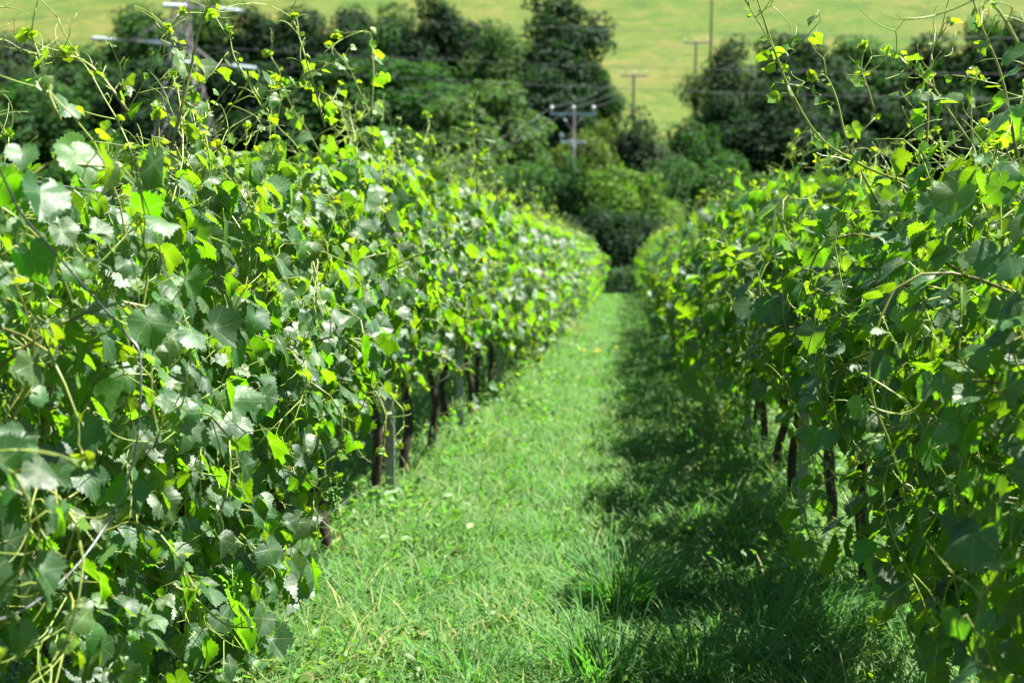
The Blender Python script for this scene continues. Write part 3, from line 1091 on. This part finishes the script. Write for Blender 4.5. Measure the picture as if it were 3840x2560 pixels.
def stick(pts, r0, r1, name, label, z=.03, mat='stick', dz=None):
    P = []
    for i, (a, b) in enumerate(pts):
        g = ground_at(a, b)
        g[2] += (dz[i] if dz else z)
        P.append(g)
    m = MB()
    c = spline(P, 14)
    m.tube(c, np.linspace(r0, r1, 14) * (1 + .12 * np.sin(np.arange(14) * 2.1)), 6)
    return tag(m.build(name, M[mat]), label, 'stick', 'dry sticks on the grass')


stick([(1430, 2450), (1500, 2425), (1560, 2405), (1600, 2398)], .008, .006, 'dry_stick', 'curved dry brown stick lying on the left verge', .05)
stick([(1575, 2488), (1680, 2488), (1800, 2492)], .005, .004, 'dry_stick', 'straight pale straw stalk lying across the bottom of the path', .05)
stick([(1860, 1960), (1880, 1945), (1990, 1925), (2060, 1930)], .004, .003, 'dry_stick', 'thin pale stalk fallen in the sunny path', .05)


def seed_stem(px0, py0, px1, py1, label, d_off=0.0):
    p = ground_at(px0, py0)
    d = (p - CAM).dot(Fv)
    e = at(px1, py1, d)
    root = empty('plantain_stem', p, label, 'plant', 'plantain stems with dark seed heads')
    m = MB()
    top = e - p
    c = spline([[0, 0, 0], top * .5 + [.01, 0, .01], top], 8)
    m.tube(c, np.linspace(.0022, .0016, 8), 5)
    m.build('stem', M['shoot'], root)
    m = MB()
    dirn = c[-1] - c[-3]
    dirn /= np.linalg.norm(dirn)
    m.lathe(c[-1] - dirn * .004, dirn + [.5, 0, -.1], [(0, .002), (.008, .0048), (.022, .0056), (.036, .0045), (.045, .001)], 8)
    m.build('seed_head', M['seed_head'], root)
    return root


seed_stem(1640, 2210, 1690, 2080, 'plantain stem with bent dark seed head over the sunlit path')
seed_stem(2080, 2230, 2110, 2190, 'short plantain stem with dark seed head left of the dark grass tuft')
seed_stem(3270, 2480, 3200, 2320, 'plantain stem leaning left with long seed head below the right vines')
seed_stem(3330, 2580, 3240, 2470, 'plantain stem with seed head at the bottom edge below the right vines')

p = ground_at(2240, 1345)
root = empty('yellow_wildflower', p, 'small clump of yellow wildflowers in the distant grass path', 'flower')
m = MB()
ps = MB()
r = np.random.RandomState(4)
for i in range(7):
    q = np.array([r.uniform(-.28, .30), r.uniform(-.12, .12), r.uniform(.08, .17)])
    m.tube([[q[0], q[1], -.01], q], .003, 3, (.5, 0, 0, 0))
    for k in range(6):
        th = k * 1.047 + r.rand()
        d = np.array([math.cos(th), math.sin(th), .25])
        sdd = np.array([-math.sin(th), math.cos(th), 0])
        ps.add([q, q + d * .012 - sdd * .008, q + d * .03, q + d * .012 + sdd * .008], [[0, 1, 2, 3]])
m.build('stems', M['shoot'], root)['kind'] = 'stuff'
ps.build('petals', M['petal'], root)['kind'] = 'stuff'

# ------------------------------------------------------------------ trees and bushes


def crown_mesh(seed, rx, ry, z0, z1, nl, ncard, card, lob=(.28, .46)):
    r = np.random.RandomState(seed)
    zc, rz = (z0 + z1) / 2, (z1 - z0) / 2
    L = []
    for i in range(nl):
        d = r.normal(0, 1, 3)
        d /= np.linalg.norm(d)
        f = r.uniform(.35, .80)
        w = 1 - .35 * max(0, d[2]) - .1 * max(0, -d[2])
        L.append((np.array([d[0] * rx * f * w, d[1] * ry * f * w, zc + d[2] * rz * f]), r.uniform(*lob) * (rx + ry) / 2 * (1 if d[2] < .4 else .8)))
    area = np.array([l[1] ** 2 for l in L])
    cnt = (ncard * area / area.sum()).astype(int)
    mb = MB()
    for (c, R), n in zip(L, cnt):
        d = r.normal(0, 1, (n, 3))
        d /= np.linalg.norm(d, axis=1, keepdims=True)
        rad = R * (1 + .12 * np.sin(d[:, 0] * 7 + d[:, 2] * 5 + R * 9) + r.normal(0, .07, n)) * np.where(r.rand(n) < .25, r.uniform(.55, 1, n), 1)
        P = c + d * rad[:, None] * np.array([1, 1, .85])
        nr = d * .8 + r.normal(0, .55, (n, 3)) + np.array([0, 0, .35])
        nr /= np.linalg.norm(nr, axis=1, keepdims=True)
        t = r.normal(0, 1, (n, 3))
        t -= nr * (t * nr).sum(1, keepdims=True)
        t /= np.linalg.norm(t, axis=1, keepdims=True)
        b = np.cross(nr, t)
        s = card * r.uniform(.55, 1.3, n)
        q = np.array([[-1, 0, -.15], [-.1, -.6, .1], [1, 0, -.25], [.1, .55, .05]])
        V = P[:, None] + s[:, None, None] * (q[None, :, 0:1] * t[:, None] + q[None, :, 1:2] * b[:, None] + q[None, :, 2:3] * nr[:, None])
        F = (np.array([[0, 1, 2, 3]])[None] + (np.arange(n) * 4)[:, None, None]).reshape(-1, 4)
        C = np.zeros((n, 4, 4), np.float32)
        C[..., 1] = r.rand(n)[:, None]
        mb.add(V.reshape(-1, 3), F, C.reshape(-1, 4))
    return mb, L


def make_tree(name, seed, H, W, z0, nl, ncard, card, cat='tree'):
    root = empty(name, (0, 0, 0), 'x', cat)
    r = np.random.RandomState(seed + 1000)
    mb, L = crown_mesh(seed, W / 2, W / 2, z0, H, nl, ncard, card)
    t = MB()
    tp = spline([[0, 0, -.6], [r.normal(0, .15), r.normal(0, .15), H * .25], [r.normal(0, .3), r.normal(0, .3), H * .5], [r.normal(0, .3), r.normal(0, .3), H * .8]], 10)
    t.tube(tp, np.linspace(W * .036, W * .008, 10), 8)
    for c, R in L[::2]:
        b = tp[min(9, max(1, int(9 * (c[2] / H) * .75)))]
        t.tube(spline([b, (b + c) / 2 + [0, 0, .2], c], 6), np.linspace(W * .013, W * .004, 6), 5)
    t.build('trunk' if cat == 'tree' else 'stem', M['tree_bark'], root)
    mb.build('crown' if cat == 'tree' else 'foliage', M['tree_leaf'], root)['kind'] = 'stuff'
    return root


TP, BP = [], []
DARK, MID, OLIVE, PALE, BRIGHT, GREY = (.012, .032, .013), (.027, .068, .019), (.058, .090, .020), (.052, .094, .030), (.070, .130, .022), (.038, .062, .034)
WOOD = [  # px, top py, width px, distance, colour, label
    (50, 118, 300, 118, GREY, 'pale grey-green tree at the far left end of the wood'),
    (300, 138, 330, 113, MID, 'rounded tree left of the pylon, its crown below the pasture'),
    (560, 25, 330, 118, MID, 'broad green tree standing behind the left arms of the pylon'),
    (780, -10, 300, 122, PALE, 'lighter tree behind the right arms of the pylon'),
    (950, 45, 270, 119, DARK, 'dark tree just right of the pylon'),
    (1130, 25, 270, 121, DARK, 'dark tree in the left wood, second right of the pylon'),
    (1320, 30, 260, 118, DARK, 'dark bushy tree in the middle of the left wood'),
    (1480, 45, 230, 122, MID, 'green tree behind the middle of the left wood'),
    (1640, 0, 230, 118, DARK, 'pointed dark tree rising above the left wood into the pasture'),
    (1780, 70, 240, 120, DARK, 'dark tree right of the pointed one in the left wood'),
    (1895, 85, 210, 110, PALE, 'lighter tree leaning against the tallest dark tree'),
    (2090, -45, 380, 114, DARK, 'tallest dark tree, its crown cut by the top of the picture'),
    (2245, 240, 130, 112, MID, 'small tree at the right foot of the tallest dark tree'),
    (170, 270, 380, 100, MID, 'low tree in front of the wood at the left edge'),
    (480, 260, 360, 101, DARK, 'low dark tree below the pylon arm'),
    (960, 240, 420, 101, DARK, 'dark front tree of the wood right of the pylon legs'),
    (1270, 210, 400, 100, MID, 'round front tree of the left wood above the vines'),
    (1540, 190, 420, 101, MID, 'large leafy front tree in the centre of the left wood'),
    (1800, 285, 400, 93, PALE, 'paler round tree in front of the left wood beside the dark gap'),
    (2045, 250, 330, 103, DARK, 'dark lower crown below the tallest tree'),
    (2730, 135, 240, 107, GREY, 'grey-green rounded tree at the left end of the right wood'),
    (2985, 92, 360, 110, DARK, 'tall dark tree in the right wood, second from its left end'),
    (3240, 120, 330, 113, MID, 'green tree in the middle of the right wood'),
    (3480, 130, 330, 112, DARK, 'dark tree behind the shoots in the right wood'),
    (3680, 60, 300, 110, MID, 'green tree near the right end of the wood'),
    (3850, 25, 330, 108, DARK, 'dark tree at the far right edge of the picture'),
    (2700, 330, 280, 94, DARK, 'low dark tree at the front left of the right wood'),
    (2930, 300, 380, 93, DARK, 'dark front tree in the right wood above the vines'),
    (3230, 320, 400, 94, DARK, 'shadowy front tree in the centre of the right wood'),
    (3540, 310, 400, 92, DARK, 'shadowy front tree in the right wood behind the long shoots'),
    (3830, 300, 400, 92, DARK, 'shadowy front tree at the right edge behind the vines'),
]
BUSH = [
    (2280, 400, 190, 88, OLIVE, 'olive bush behind the nearest utility pole'),
    (2405, 420, 260, 86, GREY, 'grey-green round bush below the middle utility pole'),
    (2600, 400, 210, 88, MID, 'bush at the left foot of the right wood'),
    (2180, 450, 240, 84, OLIVE, 'olive bush left of the nearest utility pole foot'),
    (1500, 500, 420, 76, MID, 'green bush above the left vines in front of the wood'),
    (1780, 520, 400, 74, PALE, 'pale bush between the left vines and the wood'),
    (2010, 560, 330, 68, MID, 'mid green bush beyond the end of the left row'),
    (2170, 610, 230, 64, MID, 'mid green bush at the left above the end of the path'),
    (2340, 575, 320, 63, BRIGHT, 'largest bright bush with a dark foot at the end of the path'),
    (2560, 545, 300, 70, MID, 'fresh green bush right behind the bright bushes'),
    (2740, 600, 330, 68, MID, 'green bush beyond the end of the right row'),
    (3000, 600, 380, 70, DARK, 'dark bush above the right vines'),
    (3350, 620, 420, 70, DARK, 'dark bush behind the right vines'),
    (3700, 620, 420, 70, DARK, 'dark bush at the right edge behind the vines'),
    (1150, 560, 420, 78, MID, 'green bush just above the near left vines'),
    (760, 540, 420, 80, MID, 'bush hidden behind the near left shoots'),
    (350, 520, 460, 80, MID, 'bush behind the leaves at the left edge'),
    (2240, 740, 280, 60, DARK, 'low bush at the left of the path end, coloured dark as shade below the bright bush'),  # dark colour here and on the next bush paints the bright bush's shaded foot
    (2410, 760, 280, 60, DARK, 'low bush at the right of the path end, coloured dark as shade below the bright bush'),
]
base_t = [make_tree('woodland_tree', 40 + i, 12.0, 7.5, .4, 40, 17000, .165) for i in range(4)]
base_b = [make_tree('bush', 60 + i, 5.0, 5.0, .0, 34, 12000, .105, 'bush') for i in range(3)]
used_t, used_b = set(), set()


def place(base, used, lst, H0, W0, group, seed):
    r = np.random.RandomState(seed)
    for i, (px, py, w, D, col, lab) in enumerate(lst):
        g = at(px, 435, D)
        g[2] = float(gz(g[0], g[1]))
        if base is base_t and 450 < px < 1950 and D > 108:
            py -= 26
        top = at(px, py, D)
        Hh = top[2] - g[2]
        Ww = w / FPX * D * (1.62 if base is base_t and px < 1950 else 1.42)
        b = i % len(base)
        sx = Ww / W0
        loc, scl, rz = g, (sx, sx * r.uniform(.9, 1.1), Hh / H0 * 1.04), r.uniform(0, 6.28)
        if b not in used:
            used.add(b)
            o = base[b]
            o.location = Vector([float(v) for v in loc])
            o.scale = scl
            o.rotation_euler = (0, 0, rz)
        else:
            o = copy_tree(base[b], loc, scl, rz)
        tag(o, lab, None, group)
        for ch in o.children:
            if ch.name.startswith(('crown', 'foliage')):
                v = r.uniform(.88, 1.12)
                ch.color = (col[0] * v, col[1] * v, col[2] * v, 1)


place(base_t, used_t, WOOD, 12.0, 7.5, 'trees of the wood across the valley', 1)
place(base_b, used_b, BUSH, 5.0, 5.0, 'bushes in the valley below the vineyard', 2)

# clipped low hedge closing the end of the path
g = ground_at(2310, 1100)
hd = empty('low_hedge', root_of(.0, 55.0), 'low grey-green hedge closing off the end of the grass path', 'hedge')
mb = MB()
r = np.random.RandomState(77)
n = 5200
P = np.stack([r.uniform(-2.6, 2.6, n), r.uniform(-.45, .45, n), r.uniform(.05, 1.35, n) * (1 - .12 * r.rand(n))], -1)
sh = r.rand(n) < .7
P[sh, 1] = np.sign(P[sh, 1]) * r.uniform(.36, .48, sh.sum())
nr = r.normal(0, .8, (n, 3)) + np.array([0, 0, .6])
nr /= np.linalg.norm(nr, axis=1, keepdims=True)
t = r.normal(0, 1, (n, 3))
t -= nr * (t * nr).sum(1, keepdims=True)
t /= np.linalg.norm(t, axis=1, keepdims=True)
b = np.cross(nr, t)
s = r.uniform(.04, .10, n)
q = np.array([[-1, 0, 0], [0, -.6, .1], [1, 0, -.2], [0, .6, .1]])
V = P[:, None] + s[:, None, None] * (q[None, :, 0:1] * t[:, None] + q[None, :, 1:2] * b[:, None] + q[None, :, 2:3] * nr[:, None])
C = np.zeros((n, 4, 4), np.float32)
C[..., 1] = r.rand(n)[:, None]
mb.add(V.reshape(-1, 3), (np.array([[0, 1, 2, 3]])[None] + (np.arange(n) * 4)[:, None, None]).reshape(-1, 4), C.reshape(-1, 4))
o = mb.build('foliage', M['tree_leaf'], hd)
o['kind'] = 'stuff'
o.color = (.05, .095, .05, 1)
mb = MB()
for x in np.linspace(-2.4, 2.4, 13):
    mb.tube([[x, 0, -.1], [x + .05, .03, .6], [x - .04, -.02, 1.1]], [.03, .02, .01], 5)
mb.build('stems', M['tree_bark'], hd)['kind'] = 'stuff'

# ------------------------------------------------------------------ utility poles


def utility_pole(px, arm_py, D, arm_w, label, brace=False, lower=False, rz=0.0, name='utility_pole'):
    g = at(px, 435, D)
    g[2] = float(gz(g[0], g[1]))
    h = at(px, arm_py, D)[2] - g[2]
    root = empty(name, g, label, 'utility pole', 'wooden utility poles in the valley', rz)
    m = MB()
    m.tube([[0, 0, -.8], [0, 0, h * .5], [0, 0, h + .12]], [.125, .11, .09], 12)
    m.build('shaft', M['pole_wood'], root)
    if arm_w:
        m = MB()
        m.box((-arm_w / 2, -.17, h - .06), (arm_w / 2, -.115, h + .07))
        m.build('crossarm', M['pole_arm'], root, smooth=False)
        for s in (-.46, 0.02, .46):
            i = MB()
            i.lathe([s * arm_w, -.145, h + .07], [0, 0, 1], [(0, .02), (.14, .02), (.15, .05), (.20, .08), (.25, .085), (.29, .06), (.32, .02)], 12)
            i.build('insulator', M['porcelain'], root)
        if brace:
            for s in (-1, 1):
                i = MB()
                i.tube([[s * arm_w * .24, -.142, h - .06], [s * .03, -.142, h - .72]], .028, 5)
                i.build('brace', M['pole_arm'], root)
    if lower:
        m = MB()
        m.box((-.55, -.20, h - 1.35), (.65, -.12, h - 1.22))
        m.box((-.1, -.24, h - 1.42), (.02, -.201, h - 1.15))
        m.build('lower_bracket', M['porcelain'], root, smooth=False)
        i = MB()
        i.lathe([-.52, -.16, h - 1.22], [0, 0, 1], [(0, .02), (.14, .02), (.16, .07), (.22, .11), (.30, .10), (.35, .02)], 12)
        i.build('insulator', M['porcelain'], root)
        i = MB()
        i.lathe([.12, -.22, h - 1.42], [0, 0, -1], [(0, .05), (.05, .08), (.10, .05), (.15, .09), (.20, .05), (.25, .09), (.32, .03)], 12)
        i.build('cable_termination', M['porcelain'], root)
    return root, g, h


pole1, g1, h1 = utility_pole(2150, 428, 67, 2.2, 'nearest utility pole with pale braced crossarm before the dark gap', True, True, RAD(-12))
pole2, g2, h2 = utility_pole(2375, 287, 118, 2.2, 'middle utility pole, plain T shape against the pasture', False, False, RAD(4))
pole3, g3, h3 = utility_pole(2605, 165, 126, 2.2, 'farther utility pole with three white insulators beside the right wood', False, False, RAD(2))
pole4, g4, h4 = utility_pole(2660, -90, 150, 0, 'tall thin bare pole on the pasture cut by the picture top', name='bare_pole')


def sag(a, b, s, n=24):
    t = np.linspace(0, 1, n)[:, None]
    p = a + (b - a) * t
    p[:, 2] -= (4 * s * t * (1 - t))[:, 0]
    return p


def tip(g, h, w, rz, s):
    return g + np.array([math.cos(rz) * s * w - math.sin(rz) * -.145, math.sin(rz) * s * w + math.cos(rz) * -.145, h + .33])


for k, s in enumerate((-.46, .02, .46)):
    nm = ('left', 'middle', 'right')[k]
    A, B, C3 = tip(g1, h1, 2.2, RAD(-12), s), tip(g2, h2, 2.2, RAD(4), s), tip(g3, h3, 2.2, RAD(2), s)
    m = MB()
    m.tube(sag(A, B, .5), .011, 5)
    tag(m.build('power_line', M['conductor']), '%s power line rising from the nearest pole to the middle pole' % nm, 'power line', 'lines between the poles')
    m = MB()
    m.tube(sag(B, C3, .15), .014, 5)
    tag(m.build('power_line', M['conductor']), '%s power line between the middle pole and the farther pole' % nm, 'power line', 'lines between the poles')
    if k != 2:
        m = MB()
        m.tube(sag(A, at(1330 + 60 * k, 700, 58), .6), .009, 5)
        tag(m.build('power_line', M['conductor']), '%s power line running down left from the nearest pole' % nm, 'power line', 'lines between the poles')

# ------------------------------------------------------------------ lattice tower
DT = 88.0
g = at(692, 435, DT)
g[2] = float(gz(g[0], g[1]))
tower = empty('lattice_tower', g, 'grey lattice electricity pylon rising behind the near left vines', 'pylon')
PX = DT / FPX


def tz(py):
    return float(at(692, py, DT)[2] - g[2])


zt = tz(-330)


def hw(z):
    zk = tz(150)
    return np.interp(z, [0, zk, zt], [2.6, .46, .26])


levels = [0] + [tz(v) for v in (560, 430, 330, 240, 150, 95, 40, -20, -80, -150, -240, -330)]
for sx in (-1, 1):
    for sy in (-1, 1):
        m = MB()
        m.tube([[sx * hw(z), sy * hw(z), z - (.5 if z == 0 else 0)] for z in levels], .055, 4)
        m.build('tower_leg', M['tower_steel'], tower, smooth=False)
br = MB()
for a, b in zip(levels[:-1], levels[1:]):
    ha, hb = hw(a), hw(b)
    for (p, q) in (((-1, -1), (1, -1)), ((1, -1), (1, 1)), ((1, 1), (-1, 1)), ((-1, 1), (-1, -1))):
        br.tube([[p[0] * ha, p[1] * ha, a], [q[0] * hb, q[1] * hb, b]], .020, 4)
        br.tube([[q[0] * ha, q[1] * ha, a], [p[0] * hb, p[1] * hb, b]], .020, 4)
        br.tube([[p[0] * hb, p[1] * hb, b], [q[0] * hb, q[1] * hb, b]], .020, 4)
br.build('bracing', M['tower_steel'], tower, smooth=False)
ARMS = [(103, 38, -70, 1), (-170, 157, 60, -1), (150, 246, 165, 1)]
ends = []
for dx, py, ptop, sgn in ARMS:
    tipx, zt_ = dx * PX, tz(py)
    m = MB()
    tipy = -1.2
    for sy in (-1, 1):
        m.tube([[sgn * hw(zt_), sy * hw(zt_), zt_], [tipx, tipy, zt_]], .036, 4)
        m.tube([[sgn * hw(tz(ptop)), sy * hw(tz(ptop)), tz(ptop)], [tipx, tipy, zt_]], .036, 4)
    for f in (.33, .66):
        a1 = np.array([sgn * hw(zt_), -hw(zt_), zt_]) * (1 - f) + np.array([tipx, tipy, zt_]) * f
        b1 = np.array([sgn * hw(tz(ptop)), -hw(tz(ptop)), tz(ptop)]) * (1 - f) + np.array([tipx, tipy, zt_]) * f
        m.tube([a1, b1], .02, 4)
    m.tube([[tipx - .95, tipy + .05, zt_ + .04], [tipx + .95, tipy - .05, zt_ - .10]], .06, 5)
    m.build('crossarm', M['tower_steel'], tower, smooth=False)
    for s in (-1, 1):
        i = MB()
        a0 = np.array([tipx + s * .95, tipy - s * .05, zt_ - s * .07 - .03])
        d = np.array([s * 1.0, -s * .06, -s * .085 - .03])
        prof = [(0, .03)]
        for k in range(9):
            prof += [(.06 + k * .165, .05), (.09 + k * .165, .165), (.17 + k * .165, .13), (.20 + k * .165, .05)]
        prof += [(1.6, .03)]
        i.lathe(a0, d, prof, 10)
        i.build('insulator_string', M['glass_string'], tower)
        ends.append((g + a0 + d / np.linalg.norm(d) * 1.6, s, py))
for e, s, py in ends:
    m = MB()
    b = e + np.array([s * 120.0, -6.0 * s, -2.0 if s < 0 else 0.5])
    m.tube(sag(e, b, 2.2, 40), .016, 5)
    lv = {38: 'top', 157: 'middle', 246: 'lower'}[py]
    tag(m.build('power_line', M['conductor']), 'conductor leaving the %s crossarm of the pylon towards the %s' % (lv, 'right' if s > 0 else 'left'), 'power line', 'conductors of the pylon')

# ------------------------------------------------------------------ light
w = bpy.data.worlds.new('World')
sc.world = w
w.use_nodes = True
nt = w.node_tree
bg = nt.nodes['Background']
sky = nt.nodes.new('ShaderNodeTexSky')
sky.sky_type = 'NISHITA'
sky.sun_disc = False
sky.air_density = .7
sky.dust_density = .4
sky.sun_elevation = RAD(62)
sky.sun_rotation = RAD(72)
nt.links.new(sky.outputs[0], bg.inputs['Color'])
bg.inputs['Strength'].default_value = .05
sl = bpy.data.lights.new('sun', 'SUN')
sl.energy = 5.0
sl.angle = RAD(.53)
sl.color = (1, .96, .88)
so = bpy.data.objects.new('sun', sl)
COL.objects.link(so)
so.rotation_euler = Vector([float(-v) for v in SUN]).to_track_quat('-Z', 'Y').to_euler()
so.location = (20, 10, 40)

# ------------------------------------------------------------------ camera
cd = bpy.data.cameras.new('camera')
cd.lens = 50
cd.sensor_width = 36
cd.clip_end = 2000
cd.clip_start = .05
cd.dof.use_dof = True
cd.dof.focus_distance = 3.9
cd.dof.aperture_fstop = 3.9
cd.dof.aperture_blades = 0
co = bpy.data.objects.new('camera', cd)
COL.objects.link(co)
co.location = (0, 0, CAM_H)
co.rotation_euler = (RAD(90) - PITCH, 0, YAW)
sc.camera = co

sc.view_settings.view_transform = 'Standard'
sc.view_settings.look = 'None'
sc.view_settings.exposure = 2.15
sc.view_settings.gamma = 1
sc.cycles.use_denoising = True
sc.cycles.max_bounces = 8
sc.cycles.transmission_bounces = 6
sc.cycles.diffuse_bounces = 3
